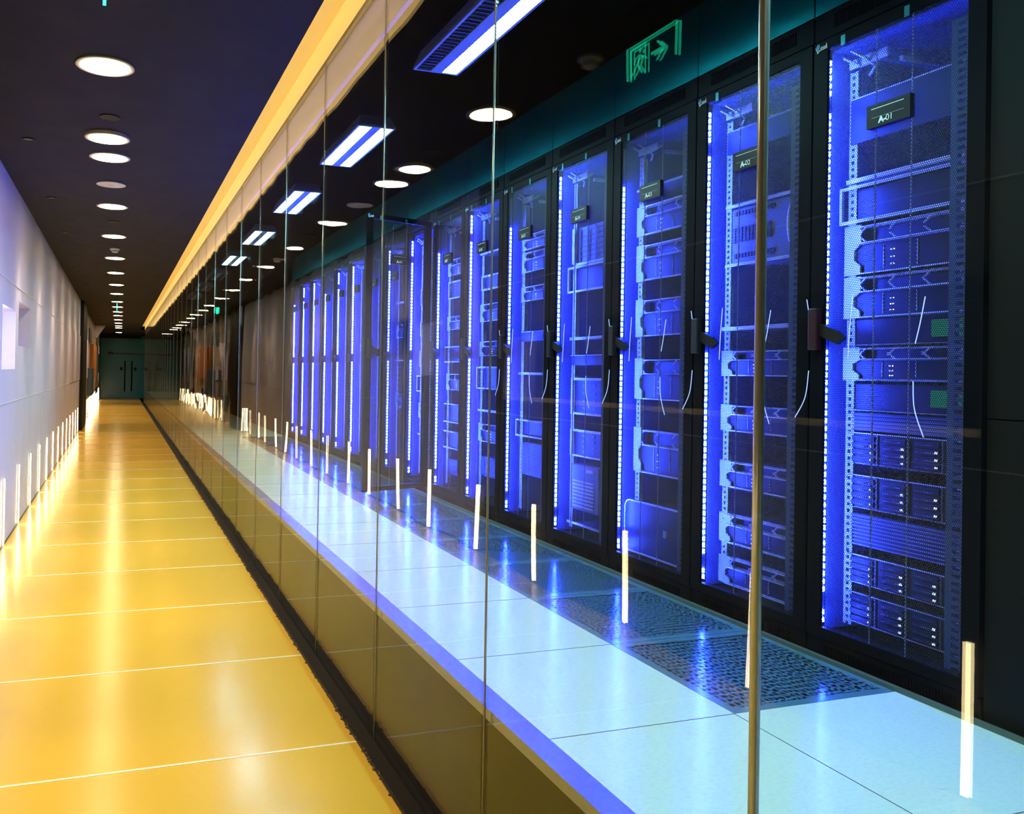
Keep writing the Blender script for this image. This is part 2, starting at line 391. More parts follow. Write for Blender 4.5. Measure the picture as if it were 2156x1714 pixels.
# ------------------------------------------------------------------ glass partition
GW, GY0 = 1.0074, 1.0665
for k in range(-4, 34):
    a = GY0+GW*k
    jr = 0.0082 if k == -1 else 0.0034      # the joint nearest the camera is the widest
    wn = struct('window_%d' % (k+6), MB().box(XG, XG+0.008, a+0.0084, a+GW-0.0084, 0.012, zr(1.557)), M_glass)
    MB().lathe((XG+0.004, a+GW, 0.012), [(jr, 0), (jr, zr(1.557)-0.012)], 10).build('seal', M_joint1 if k == -1 else M_seal, wn, smooth=True)
tr = MB().box(0.905, 0.985, Y0, 35.2, 0.0, 0.012)
struct('trim_13', tr, M_black)
gr = MB(); rr = random.Random(3)
yy = 0.5
while yy < 14:
    s_ = rr.uniform(0.004, 0.010); xx = rr.uniform(0.895, 0.925)
    gr.lathe((xx, yy, 0.0), [(s_*1.3, 0.0), (s_, s_*0.6), (s_*0.3, s_)], 6); yy += rr.uniform(0.004, 0.02)
gr.box(0.895, 0.93, Y0, 35.2, 0, 0.005)
struct('trim_14', gr, M_grit)

# ------------------------------------------------------------------ corridor lights
LY = [1.02*k+2.08 for k in range(-2, 18)]
LY += [22.6+1.02*k for k in range(17)]
for i, y in enumerate(LY):
    if y < 20 or y > 22.3:
        struct('trim_%d' % (20+i), MB().box(XL+0.006, 0.905, y-0.006, y+0.006, 0.0, 0.0012), M_inlay)
for i, y in enumerate(LY):
    n_from = i
    lab = 'thin vertical glowing light strip low on the left corridor wall, %s from the near end' % nth(i)
    t = thing('wall_light_strip', (XL, y, 0.012), lab, 'wall light', 'vertical light strips along the left wall')
    MB().box(0, 0.010, -0.016, 0.016, 0, 0.53).build('channel', M_trimw, t)
    MB().box(0.0101, 0.016, -0.0145, 0.0145, 0.004, 0.526).build('diffuser', M_strip, t)
# ceiling downlights (heights as hung)
DLY = [2.35, 4.39, 6.28, 8.18, 10.03, 12.02, 13.88, 15.85, 17.78, 19.9, 21.6, 23.5, 25.2, 27.4, 29.4, 31.4, 32.9, 37.2]
def downlight(y, lab, drop=0.0, x=-0.1):
    t = thing('ceiling_downlight', (x, y, CZ-drop), lab, 'ceiling light', 'round downlights along the corridor ceiling')
    MB().lathe((0, 0, -0.010), [(0.138, 0.010+drop), (0.140, 0.002), (0.132, 0.0), (0.118, 0.001), (0.112, 0.006), (0.112, 0.009)], 40).build('trim_ring', M_trimw, t, smooth=False)
    MB().lathe((0, 0, -0.011), [(0.115, 0.005), (0.117, 0.0)], 40).build('lens', M_down, t)
    l = bpy.data.lights.new('downlight_lamp', 'AREA'); l.shape = 'DISK'; l.size = 0.20; l.energy = 7.5; l.color = (1.0, 0.74, 0.42); l.spread = math.radians(125)
    lo = bpy.data.objects.new('lamp', l); COL.objects.link(lo); lo.parent = t; lo.location = (0, 0, -0.0135)
    g = MB().box(-0.115, 0.115, -0.0015, 0.0015, -0.0125, -0.0115); g.box(-0.0015, 0.0015, -0.115, 0.115, -0.0125, -0.0115)
    g.build('cross_bar', M_trimw, t)
for i, y in enumerate(DLY):
    if i == 0: lab = 'round ceiling downlight just above the camera, mirrored in the glass only'
    else: lab = 'glowing round warm downlight in the dark ceiling, %s from the near end of its row' % nth(i-1)
    downlight(y, lab, x=-0.10+0.0015*y)
downlight(5.72, 'glowing round downlight hung slightly below the ceiling in front of its close neighbour', drop=0.012, x=-0.1)
t = thing('ceiling_speaker', (-0.09, 7.2, CZ), 'unlit pale round speaker disc in the ceiling between two lit downlights', 'speaker')
MB().lathe((0, 0, -0.012), [(0.11, 0.012), (0.115, 0.003), (0.10, 0.0)], 36).build('grille', M_white, t)
MB().lathe((0, 0, -0.016), [(0.02, 0.003), (0.02, 0.0)], 16).build('boss', M_white, t)
for y, lab in ((5.28, 'dark round cover plate in the ceiling before the second downlight'), (9.05, 'dark round cover plate in the ceiling after the pale speaker')):
    tag(MB().lathe((0, 0, -0.006), [(0.06, 0.006), (0.06, 0.001), (0.055, 0.0)], 28).build('cover_plate', M_black, loc=(-0.08, y, CZ)), lab, 'cover plate')
def detector(y, lab, x=-0.08):
    t = thing('smoke_detector', (x, y, CZ), lab, 'smoke detector', 'smoke detectors on the corridor ceiling')
    MB().lathe((0, 0, -0.022), [(0.062, 0.022), (0.062, 0.008), (0.052, 0.0)], 24).build('base', M_white, t)
    MB().lathe((0, 0, -0.05), [(0.028, 0.028), (0.040, 0.018), (0.040, 0.006), (0.03, 0.0)], 24).build('sensor_head', M_white, t)
detector(3.45, 'small white smoke detector beside the near exit sign', x=-0.17)
detector(11.1, 'small white smoke detector hanging between the far downlights')
def exit_sign(y, lab):
    t = thing('exit_sign', (-0.07, y, CZ), lab, 'exit sign', 'green exit signs hanging from the corridor ceiling')
    MB().box(-0.012, 0.012, -0.17, 0.17, -0.03, 0.0).build('housing', M_black, t)
    MB().box(-0.004, 0.004, -0.165, 0.165, -0.283, -0.150).build('acrylic_plate', M_acr, t)
    for hy in (-0.15, 0.15): MB().tube([(0, hy, -0.03), (0, hy, -0.155)], 0.003, 6).build('hanger', M_dark, t)
    e = MB()
    for s_ in (1,):
        x0, x1 = 0.0045, 0.0065
        # plate outline
        for (a, b, p, q) in ((-0.165, -0.161, -0.283, -0.151), (0.161, 0.165, -0.283, -0.151), (-0.165, 0.165, -0.153, -0.151)):
            e.box(-0.005, 0.005, a, b, p, q)
        # doorway frame (left in the mirror, i.e. at larger y)
        e.box(x0, x1, 0.125, 0.133, -0.285, -0.165); e.box(x0, x1, 0.022, 0.030, -0.285, -0.165); e.box(x0, x1, 0.022, 0.133, -0.173, -0.165)
        # running figure
        def P(p): e.prism(p, 'x', x0, x1)
        e.lathe((x0, 0.062, -0.188), [(0.009, 0.0), (0.009, 0.002)], 12, axis='x')
        P([(0.070, -0.200), (0.056, -0.204), (0.074, -0.240), (0.088, -0.236)])
        P([(0.088, -0.236), (0.076, -0.240), (0.056, -0.262), (0.066, -0.268)]); P([(0.066, -0.268), (0.056, -0.262), (0.044, -0.280), (0.054, -0.284)])
        P([(0.090, -0.234), (0.082, -0.243), (0.104, -0.266), (0.112, -0.260)]); P([(0.112, -0.260), (0.106, -0.268), (0.122, -0.276), (0.124, -0.268)])
        P([(0.070, -0.200), (0.074, -0.208), (0.098, -0.218), (0.100, -0.210)]); P([(0.100, -0.210), (0.093, -0.214), (0.100, -0.236), (0.107, -0.234)])
        P([(0.058, -0.204), (0.056, -0.214), (0.038, -0.228), (0.036, -0.220)])
        # arrow pointing to smaller y
        P([(-0.012, -0.222), (-0.012, -0.234), (-0.085, -0.234), (-0.085, -0.222)])
        P([(-0.062, -0.190), (-0.046, -0.190), (-0.086, -0.228), (-0.102, -0.228)]); P([(-0.102, -0.228), (-0.086, -0.228), (-0.046, -0.266), (-0.062, -0.266)])
    e.build('pictogram', M_exit, t)
exit_sign(2.81, 'green running-man exit sign above the camera, mirrored in the glass above the cabinets')
exit_sign(18.6, 'far green exit sign seen edge-on among the small distant downlights')
# recessed wall washers beside the left wall
for i in range(16):
    y = 2.0+2.0*i
    if 20 <= y <= 22.2: continue
    t = thing('wall_washer', (-0.60, y, CZ), 'small black recessed spot washing the left wall, %s from the near end' % nth(i), 'spot light', 'wall-washer spots in the corridor ceiling')
    MB().lathe((0, 0, -0.006), [(0.045, 0.006), (0.045, 0.0), (0.034, 0.0), (0.03, 0.005)], 20).build('ring', M_black, t)
    MB().lathe((0, 0, -0.003), [(0.029, 0.002), (0.029, 0.0)], 20).build('baffle', M_dark, t)
    l = bpy.data.lights.new('washer_lamp', 'SPOT'); l.energy = 85; l.color = (1.0, 0.68, 0.36); l.spot_size = math.radians(62); l.spot_blend = 0.55; l.shadow_soft_size = 0.02
    lo = bpy.data.objects.new('lamp', l); COL.objects.link(lo); lo.parent = t; lo.location = (0, 0, -0.012); lo.rotation_euler = (0, math.radians(-7), 0)
t = thing('vitrine_lamp', (XL-0.2, 3.9, zr(0.362)), 'warm lamp strip lighting the pale sill of the long display niche', 'light')
MB().box(-0.01, 0.01, -1.6, 1.6, -0.01, 0.0).build('diffuser', emission('vitrine lamp glow', (1, 0.6, 0.25), 34), t)

# ------------------------------------------------------------------ boards and boxes on the far left wall
def board(name, y0, y1, z0, z1, m, lab, cat, th=0.06):
    tag(MB().box(0, th, 0, y1-y0, 0, z1-z0).build(name, m, loc=(XL+0.004, y0, zr(z0)), bevel=0.008), lab, cat)
board('orange_board', 26.9, 30.6, -0.31, 0.72, M_orange, 'tall orange board on the far left wall past the black doorway', 'board', 0.10)
board('wall_cabinet', 24.7, 26.8, -0.80, -0.02, M_blue, 'slate blue box low on the far left wall before the orange board', 'wall box', 0.12)
board('wall_cabinet', 33.4, 35.6, -0.20, 0.53, M_blue, 'dark slab on the far left wall beyond the orange board', 'wall box', 0.08)
board('picture', 25.5, 26.9, 0.73, 1.14, M_blue, 'dark picture high on the far left wall above the slate box', 'picture', 0.04)
board('notice', 22.5, 23.4, -0.98, -0.69, M_blue, 'small dark notice low on the wall right after the black doorway', 'notice', 0.03)
board('notice', 28.3, 29.9, -0.84, -0.66, M_dark, 'small dark notice below the orange board', 'notice', 0.03)
board('notice', 33.4, 35.9, -1.0, -0.78, M_dark, 'small dark notice under the dark slab near the corridor end', 'notice', 0.03)
board('poster', 23.0, 24.5, -0.30, 0.75, M_panel, 'pale poster on the wall between the doorway and the slate box', 'poster', 0.02)
board('poster', 36.5, 38.5, -0.6, 0.9, M_panel, 'pale poster on the last stretch of wall before the end doors', 'poster', 0.02)
# ------------------------------------------------------------------ fluorescent fixtures of the server room
def fixture(yf, lit, lab, zb=zr(1.423)):
    x0, x1, L = 1.283, 1.508, 0.98
    t = thing('fluorescent_fixture', ((x0+x1)/2, yf-L, zb), lab, 'ceiling light', 'louvred twin-tube fixtures in the server room ceiling')
    hw = (x1-x0)/2
    b = MB()
    # tapered housing
    n = len(b.v)
    b.v += [(-hw, 0, 0.012), (hw, 0, 0.012), (hw, L, 0.012), (-hw, L, 0.012), (-hw*0.8, 0.04, 0.075), (hw*0.8, 0.04, 0.075), (hw*0.8, L-0.04, 0.075), (-hw*0.8, L-0.04, 0.075)]
    for q in ((4,5,6,7),(0,1,5,4),(1,2,6,5),(2,3,7,6),(3,0,4,7),(0,3,2,1)):
        b.f.append(tuple(n+i for i in q)); b.m.append(0)
    b.build('housing', M_fixt, t)
    fr = MB(); fr.box(-hw, -hw+0.012, 0, L, 0, 0.0119); fr.box(hw-0.012, hw, 0, L, 0, 0.0119); fr.box(-0.028, 0.028, 0, L, 0, 0.0119)
    fr.box(-hw+0.0121, -0.0281, 0, 0.014, 0, 0.0119); fr.box(0.0281, hw-0.0121, 0, 0.014, 0, 0.0119); fr.box(-hw+0.0121, -0.0281, L-0.014, L, 0, 0.0119); fr.box(0.0281, hw-0.0121, L-0.014, L, 0, 0.0119)
    fr.build('frame', M_fixt, t)
    for s_, on in zip((-1, 1), lit):
        xa, xb = sorted((s_*0.029, s_*(hw-0.013)))
        MB().box(xa, xb, 0.015, L-0.015, 0.0085, 0.0115).build('tube', M_fluo if on else M_grey, t)
        lv = MB()
        for q in range(28):
            y = 0.03+q*(L-0.06)/27
            lv.box(xa+0.001, xb-0.001, y-0.0012, y+0.0012, 0.0005, 0.008)
        lv.build('louvre', M_white if on else M_grey, t)
for i, (yf, lit) in enumerate([(1.75, (1, 1)), (3.68, (0, 1)), (5.60, (1, 1)), (7.47, (1, 1)), (9.50, (1, 1)), (11.5, (1, 1)), (13.5, (0, 0)), (15.5, (0, 0)), (17.5, (0, 0))]):
    if i == 0: lab = 'twin-tube fixture nearest the camera, overhead out of the frame behind the glass'
    elif i == 1: lab = 'large louvred ceiling fixture behind the glass with one tube dark and one lit'
    elif lit[0]: lab = 'lit twin-tube ceiling fixture behind the glass, %s beyond the half-lit one' % nth(i-2)
    else: lab = 'unlit grey twin-tube fixture deep in the server room, %s past the lit ones' % nth(i-6)
    fixture(yf, lit, lab)

# ------------------------------------------------------------------ perforated floor tiles
pt = MB().box(-0.291, 0.291, -0.2985, 0.2985, -0.004, 0.0)
for k in range(16):
    where = ('the nearest of its row, in front of the first cabinet' if k == 0 else '%s from the near end of its row along the cabinets' % nth(k))
    o = MB(); o.v = pt.v; o.f = pt.f; o.m = pt.m
    ob = o.build('perforated_floor_tile', M_plate, loc=(XB+0.292, 1.862+0.3+0.6*k, FZ)) if k == 0 else first.copy()
    if k == 0: first = ob
    else: COL.objects.link(ob); ob.location = (XB+0.292, 1.862+0.3+0.6*k, FZ)
    tag(ob, 'teal grey perforated floor tile, '+where, 'floor tile', 'perforated floor tiles in front of the cabinets')
struct('trim_16', MB().box(XB, XR-0.01, 1.862, 1.862+9.6, FZ-0.075, FZ-0.06), M_black)     # added black sheet that keeps the holes of the perforated tiles dark
struct('trim_15', MB().box(XB+0.584, XR-0.0, 1.862, 1.862+9.6, FZ-0.05, FZ), mat('olive edge strip', (0.12, 0.17, 0.15), 0.4))

# ------------------------------------------------------------------ lettering
def text_mesh(body, size, m, parent, mat4, bold=0.0, name='lettering'):
    cu = bpy.data.curves.new('t', 'FONT'); cu.body = body; cu.size = size; cu.offset = bold; cu.extrude = 0.0004
    to = bpy.data.objects.new('t', cu); COL.objects.link(to)
    dg = bpy.context.evaluated_depsgraph_get(); me = bpy.data.meshes.new_from_object(to.evaluated_get(dg))
    COL.objects.unlink(to); bpy.data.objects.remove(to)
    me.materials.clear(); me.materials.append(m)
    me.transform(mat4)
    o = bpy.data.objects.new(name, me); COL.objects.link(o); o.parent = parent
    return o
def on_door(y, z, x=-0.0075):
    # text x axis -> -y, text y axis -> +z, facing -x
    m4 = Matrix(((0, 0, -1, x), (-1, 0, 0, y), (0, 1, 0, z), (0, 0, 0, 1)))
    return m4

# ------------------------------------------------------------------ server cabinets
HD = 2.045   # door top
W = RP
def vents(mb, y0, y1, z0, z1, x0, x1, n):
    for q in range(n):
        y = y0+(y1-y0)*(q+0.5)/n
        mb.box(x0, x1, y-0.0018, y+0.0018, z0, z1)
fr_b = MB()
fr_b.box(0.032, 0.90, 0.003, 0.020, 0.0, 2.05); fr_b.box(0.032, 0.90, W-0.020, W-0.003, 0.0, 2.05)
fr_b.box(0.032, 0.90, 0.0201, W-0.0201, 2.03, 2.05); fr_b.box(0.032, 0.90, 0.0201, W-0.0201, 0.0, 0.07)
fr_b.box(0.011, 0.0315, W-0.024, W-0.003, 0.066, 2.03); fr_b.box(0.0305, 0.0319, 0.003, 0.026, 0.066, 2.03)
cap_b = MB().box(0.004, 0.90, 0.003, W-0.003, 2.051, 2.135); vents(cap_b, 0.08, W-0.08, 2.075, 2.120, 0.0, 0.0035, 56)
pl_b = MB().box(0.006, 0.031, 0.003, W-0.003, 0.006, 0.062); vents(pl_b, 0.07, W-0.07, 0.018, 0.044, 0.003, 0.0055, 48)
lin_b = MB().box(0.06, 0.88, W-0.026, W-0.021, 0.08, 2.02); lin_b.box(0.06, 0.88, 0.021, 0.026, 0.08, 2.02); lin_b.box(0.06, 0.88, 0.027, W-0.027, 2.020, 2.028)
bk_b = MB().box(0.86, 0.89, 0.027, W-0.027, 0.075, 2.019)
dr_b = MB().box(0, 0.03, 0.004, 0.056, 0.066, HD); dr_b.box(0, 0.010, W-0.060, W-0.004, 0.066, HD)
dr_b.box(0, 0.03, 0.0561, W-0.0601, 0.066, 0.100); dr_b.box(0, 0.03, 0.0561, W-0.0601, 2.010, HD)
dm_b = MB().quad((0.006, 0.0562, 0.1001), (0.006, W-0.0602, 0.1001), (0.006, W-0.0602, 2.0099), (0.006, 0.0562, 2.0099))
for yb in (0.205, 0.355): dr_b.box(-0.002, 0.004, yb-0.003, yb+0.003, 2.010, 2.075) if False else None
sg_b = MB().box(-0.007, 0.012, 0.226, 0.377, 1.698, 1.768)
hd_b = MB().box(-0.026, -0.0005, W-0.0835+0.030, W-0.0415+0.030-0.005, 1.012, 1.152)
lv_b = MB().prism([(W-0.055, 1.06), (W-0.125, 1.03), (W-0.155, 1.05), (W-0.125, 1.075), (W-0.055, 1.10)], 'x', -0.014, -0.001)
def led_mesh(seed, gap_top):
    r = random.Random(seed); mb = MB(); yl = W-0.0345; xl = 0.038
    mb.box(xl-0.004, xl+0.012, yl+0.0062, yl+0.0079, 0.11, 1.99, 1)      # tape the diodes sit on
    z = 0.115
    while z < 1.985:
        skip = (0.150 < z < 0.205) or (1.80 < z < 1.86 and gap_top) or (1.01 < z < 1.10)
        if gap_top == 2 and z > 1.80: skip = True
        if not skip:
            s_ = 0.0062
            mb.quad((xl, yl-s_, z-s_*1.3), (xl, yl-s_, z+s_*1.3), (xl-s_*1.2, yl, z+s_*1.3), (xl-s_*1.2, yl, z-s_*1.3))
            mb.quad((xl-s_*1.2, yl-s_, z-s_*1.3), (xl-s_*1.2, yl-s_, z+s_*1.3), (xl+s_, yl+s_*0.6, z+s_*1.3), (xl+s_, yl+s_*0.6, z-s_*1.3))
        z += 0.0255
    return mb
def rail_mesh(y0, y1, x, notch=True):
    mb = MB(); z = 0.11; wd = y1-y0
    mb.box(x, x+0.003, y0, y0+wd*0.35, 0.10, 1.95); mb.box(x, x+0.003, y1-wd*0.30, y1, 0.10, 1.95)
    while z < 1.94:
        mb.box(x, x+0.003, y0+wd*0.35, y1-wd*0.30, z, z+0.011); z += 0.022
    mb.box(x+0.003, x+0.04, y1-0.003, y1, 0.10, 1.95)
    return mb
rl_b = rail_mesh(0.525, 0.557, 0.118); rl2_b = rail_mesh(0.064, 0.132, 0.036)
em_b = MB()
yb = W-0.012
em_b.prism([(yb, 2.030), (yb-0.008, 2.040), (yb-0.016, 2.036), (yb-0.014, 2.020), (yb-0.006, 2.014)], 'x', -0.0015, -0.0001, 0)
em_b.prism([(yb, 2.030), (yb, 2.026), (yb-0.007, 2.011), (yb-0.008, 2.014)], 'x', -0.0022, -0.0016, 1)
em_b.prism([(yb-0.006, 2.011), (yb-0.016, 2.0175), (yb-0.047, 2.0185), (yb-0.047, 2.0165), (yb-0.017, 2.0150), (yb-0.007, 2.0085)], 'x', -0.0022, -0.0016, 1)
for q in range(6): em_b.box(-0.0022, -0.0016, yb-0.022-q*0.0042, yb-0.0200-q*0.0042, 2.0195, 2.0255+0.002*(q % 2), 1)
em_b.prism([(yb-0.045, 2.019), (yb-0.047, 2.019), (yb-0.045, 2.033), (yb-0.043, 2.033)], 'x', -0.0022, -0.0016, 1)
hook_b = MB()
hook_b.box(0.10, 0.108, 0.40, 0.545, 1.955, 1.985); hook_b.tube([(0.06, 0.50, 2.0), (0.09, 0.47, 1.97), (0.12, 0.46, 1.945), (0.14, 0.50, 1.93)], 0.005); hook_b.tube([(0.07, 0.54, 1.99), (0.1, 0.50, 1.955), (0.12, 0.47, 1.96), (0.16, 0.44, 1.99)], 0.005)
bar_b = MB(); bar_b.prism([(0.12, 1.93), (0.72, 1.945), (0.72, 1.96), (0.12, 1.945)], 'y', 0.36, 0.372); bar_b.box(0.12, 0.13, 0.11, 0.15, 1.88, 1.96)
meshes = {}
def part(key, mb, name, mats, parent, **k):
    if key in meshes:
        o = meshes[key].copy(); COL.objects.link(o); o.parent = parent; return o
    o = mb.build(name, mats, parent, **k); meshes[key] = o; return o
racks = []
TOPG = {0: 1, 1: 1, 2: 2, 3: 1, 4: 2, 5: 1, 6: 2, 7: 1}
for k in range(16):
    code = 'A-%02d' % (k+1)
    if k == 7: lab = 'black server cabinet whose mesh door stands open across the aisle'
    elif k < 8: lab = 'black server cabinet with blue-lit mesh door, signed %s' % code
    else: lab = 'black server cabinet with blue light, %s beyond the open-doored one' % nth(k-8)
    t = thing('server_cabinet', (XR, ry(k), FZ), lab, 'server cabinet', 'server cabinets in one row behind the glass')
    racks.append(t)
    part('frame', fr_b, 'frame', M_rack, t); part('cap', cap_b, 'top_cap', M_rack, t); part('plinth', pl_b, 'plinth', M_rack, t)
    part('lin', lin_b, 'side_lining', M_in, t); part('back', bk_b, 'back_panel', M_back, t)
    tg = TOPG.get(k, random.choice((0, 1, 2)))
    part(('led', k % 8 if k < 8 else 8+k % 3), led_mesh(k, tg), 'led_strip', [M_led, M_in], t)
    part('rail', rl_b, 'mounting_rail', M_ear, t); part('rail2', rl2_b, 'mounting_rail', M_rail, t)
    part('hook', hook_b, 'cable_hook', M_ear, t); part('bar', bar_b, 'cross_bar', M_ear, t)
    d = part('door', dr_b, 'door', M_rack, t)
    if k == 7:
        d.location = (-0.004, 0.010, 0); d.rotation_euler = (0, 0, math.radians(108.5))
    part('mesh', dm_b, 'mesh_panel', M_mesh, d)
    for yq in (0.232, 0.356): part(('rib', yq), MB().box(0.007, 0.0105, yq-0.0014, yq+0.0014, 0.101, 2.009), 'stiffener', M_rib, d)
    for yq in (0.245, 0.475): part(('tab', yq), MB().box(-0.003, -0.0002, yq-0.008, yq+0.008, 2.002, 2.034), 'hinge_tab', M_tab, d)
    part(('handle', k == 0), hd_b, 'handle', M_red if k == 0 else M_dark, d, bevel=0.004); part('lever', lv_b, 'handle_lever', M_black, d)
    part('emblem', em_b, 'emblem', [M_logob, M_logow], d)
    s_ = part('sign', sg_b, 'label_sign', M_signk, d)
    if k < 10:
        # thing > part > sub-part is as deep as it goes: the printing is a sibling of the sign plate
        pr = MB(); pr.box(-0.0082, -0.0072, 0.247, 0.359, 1.7545, 1.7562, 0)
        for q in range(28): pr.box(-0.0078, -0.0072, 0.247+q*0.004, 0.2495+q*0.004, 1.7275, 1.7280, 0)
        part('print', pr, 'sign_print', M_signw, d)
        text_mesh('A-', 0.026, M_signw, d, on_door(0.333, 1.7085), bold=0.0010, name='sign_lettering')
        text_mesh(code[2:], 0.026, M_signw, d, on_door(0.333-0.0245, 1.7085), bold=-0.0002, name='sign_lettering')

# ------------------------------------------------------------------ equipment in the cabinets
EV = 0.9147
DY0, DY1, DX = 0.078, 0.522, 0.122
def ears(t, z0, z1, big=True):
    h = z1-z0
    for s_, ya, yb_ in ((1, 0.515, 0.566), (-1, 0.040, 0.085)):
        e = MB()
        y_in, y_out = (ya, yb_) if s_ > 0 else (yb_, ya)
        pts = [(y_out, 0.0), (y_in-s_*0.012, 0.0), (y_in-s_*0.012, h*0.18), (y_in+s_*0.012, h*0.30), (y_in+s_*0.012, h*0.50), (y_in-s_*0.014, h*0.62), (y_in-s_*0.014, h), (y_out, h)]
        e.prism(pts, 'x', DX-0.010, DX-0.004)
        e.lathe((DX-0.013, (y_in+y_out)/2+s_*0.005, h*0.78), [(0.006, 0), (0.006, 0.003)], 8, axis='x')
        e.build('ear_bracket', M_ear, t)
def clips(mb, z, dirn):
    for y in (0.13, 0.24, 0.36, 0.47):
        mb.prism([(y, z), (y+0.006, z), (y+0.030, z+dirn*0.020), (y+0.024, z+dirn*0.020)], 'x', DX-0.020, DX-0.014)
def dev_bracket(t, h):
    MB().box(DX, DX+0.5, DY0, DY1, 0.006, h*0.60).build('faceplate', M_face, t)
    b = MB(); b.box(DX-0.02, DX+0.02, DY0-0.02, DY1, h*0.60+0.001, h*0.60+0.005); b.box(DX-0.02, DX+0.02, DY0-0.02, DY1, h*0.93, h*0.93+0.004)
    clips(b, h*0.60+0.005, 1); clips(b, h*0.93+0.0, -1); b.build('cable_frame', M_ear, t)
    c_ = MB(); c_.box(DX-0.022, DX-0.004, DY0-0.02, DY1, 0.0, 0.005); c_.build('lower_lip', M_ear, t)
    MB().box(DX+0.03, DX+0.4, DY0+0.01, DY1-0.01, h*0.62, h*0.92).build('upper_panel', M_blank, t)
    g = MB()
    for y in (0.18, 0.30, 0.42): g.box(DX-0.002, DX-0.0005, y, y+0.003, 0.012, h*0.56)
    g.build('bay_divider', M_ear, t)
    i = MB()
    for y in (0.395, 0.385):
        for q in range(3): i.box(DX-0.003, DX-0.001, y-0.004, y, h*0.14*(q+1), h*0.14*(q+1)+0.004)
    i.build('indicator_light', M_bay, t)
    ears(t, 0, h)
def dev_blank(t, h):
    MB().box(DX-0.012, DX, 0.06, 0.545, 0.0, h).build('panel', M_blank, t)
    MB().box(DX-0.018, DX-0.0121, 0.06, 0.545, h-0.004, h).build('edge_lip', M_ear, t)
def dev_shelf(t, h):
    MB().box(DX-0.02, DX+0.5, 0.06, 0.545, 0.0, 0.004).build('tray', M_mid, t)
    MB().box(DX-0.024, DX-0.0201, 0.05, 0.55, 0.0, min(0.014, h)).build('front_lip', M_ear, t)
def dev_frame(t, h):
    b = MB(); b.box(DX-0.03, DX-0.02, 0.06, 0.57, h-0.010, h); b.box(DX-0.03, DX-0.02, 0.06, 0.57, 0.0, 0.010); b.box(DX-0.03, DX-0.02, 0.560, 0.570, 0.0101, h-0.0101)
    b.build('bezel', M_ear, t); MB().box(DX, DX+0.5, 0.07, 0.55, 0.011, h-0.011).build('body', M_face, t)
def dev_drives(t, h):
    MB().box(DX, DX+0.5, DY0, 0.545, 0.0, h).build('chassis', M_face, t)
    fr = MB(); fr.box(DX-0.004, DX-0.0005, DY0, 0.545, h-0.003, h); fr.box(DX-0.004, DX-0.0005, DY0, 0.545, 0.0, 0.003); fr.build('bezel', M_ear, t)
    for c_ in range(4):
        y0 = DY0+0.012+c_*0.113
        dv = MB(); led = MB()
        for q in range(4):
            z0 = h*(0.08+0.22*q)
            dv.box(DX-0.008, DX-0.0005, y0+0.014, y0+0.098, z0, z0+h*0.16)
            for e in range(8): dv.box(DX-0.0095, DX-0.0081, y0+0.030+e*0.008, y0+0.034+e*0.008, z0+h*0.03, z0+h*0.07, 1)
            if q < 3: led.box(DX-0.010, DX-0.0085, y0+0.018, y0+0.027, z0+h*0.05, z0+h*0.05+0.006)
        d_ = dv.build('drive_bay', [M_face, M_mid], t); led.build('indicator_light', M_bay, d_)
        sp = MB().box(DX-0.004, DX-0.0006, y0+0.004, y0+0.008, 0.004, h-0.004); sp.build('bay_divider', M_mid, t)
def dev_louver(t, h):
    MB().box(DX, DX+0.5, DY0, 0.545, 0.0, h).build('chassis', M_blank, t)
    g = MB(); n = max(5, int(h/0.011))
    for q in range(n): g.box(DX-0.006, DX-0.0005, DY0+0.01, 0.53, h*(q+0.2)/n, h*(q+0.65)/n)
    g.build('louvre', M_mid, t)
def dev_grid(t, h):
    MB().box(DX, DX+0.3, DY0, 0.50, 0.0, h).build('chassis', M_mid, t)
    g = MB()
    for q in range(7): g.box(DX-0.006, DX-0.0005, DY0+0.01, 0.49, h*(q+0.1)/7, h*(q+0.1)/7+0.004)
    for q in range(6): g.box(DX-0.008, DX-0.0061, DY0+0.01+q*0.078, DY0+0.026+q*0.078, 0.005, h-0.005)
    g.build('grid_face', M_face, t)
    MB().box(DX-0.02, DX-0.012, 0.52, 0.545, 0.0, h).build('ear_bracket', M_ear, t)
    MB().box(DX-0.02, DX-0.012, DY0, 0.50, -0.012, 0.0).build('lower_lip', M_ear, t)
def dev_chassis(t, h):
    MB().box(DX-0.02, DX+0.4, 0.10, 0.50, 0.012, h-0.02).build('chassis', M_mid, t)
    g = MB()
    for z in (h*0.16, h*0.84):
        for q in range(13): g.box(DX-0.024, DX-0.0201, 0.27+q*0.017, 0.281+q*0.017, z-0.008, z+0.010)
    for q in range(11): g.box(DX-0.024, DX-0.0201, 0.29+q*0.019, 0.303+q*0.019, h*0.38, h*0.62)
    g.build('vent_slots', M_face, t)
    l = MB(); l.box(DX-0.03, DX-0.021, 0.085, 0.53, 0.0, 0.011); l.box(DX-0.03, DX-0.021, 0.085, 0.53, h-0.012, h); l.build('rim', M_ear, t)
    hnd = MB(); pts = [(DX-0.03, 0.16+0.035*math.cos(a), h*0.5+h*0.34*math.sin(a)) for a in [(-1.35+2.7*i/12) for i in range(13)]]
    hnd.tube(pts, 0.008); hnd.build('bow_handle', M_ear, t)
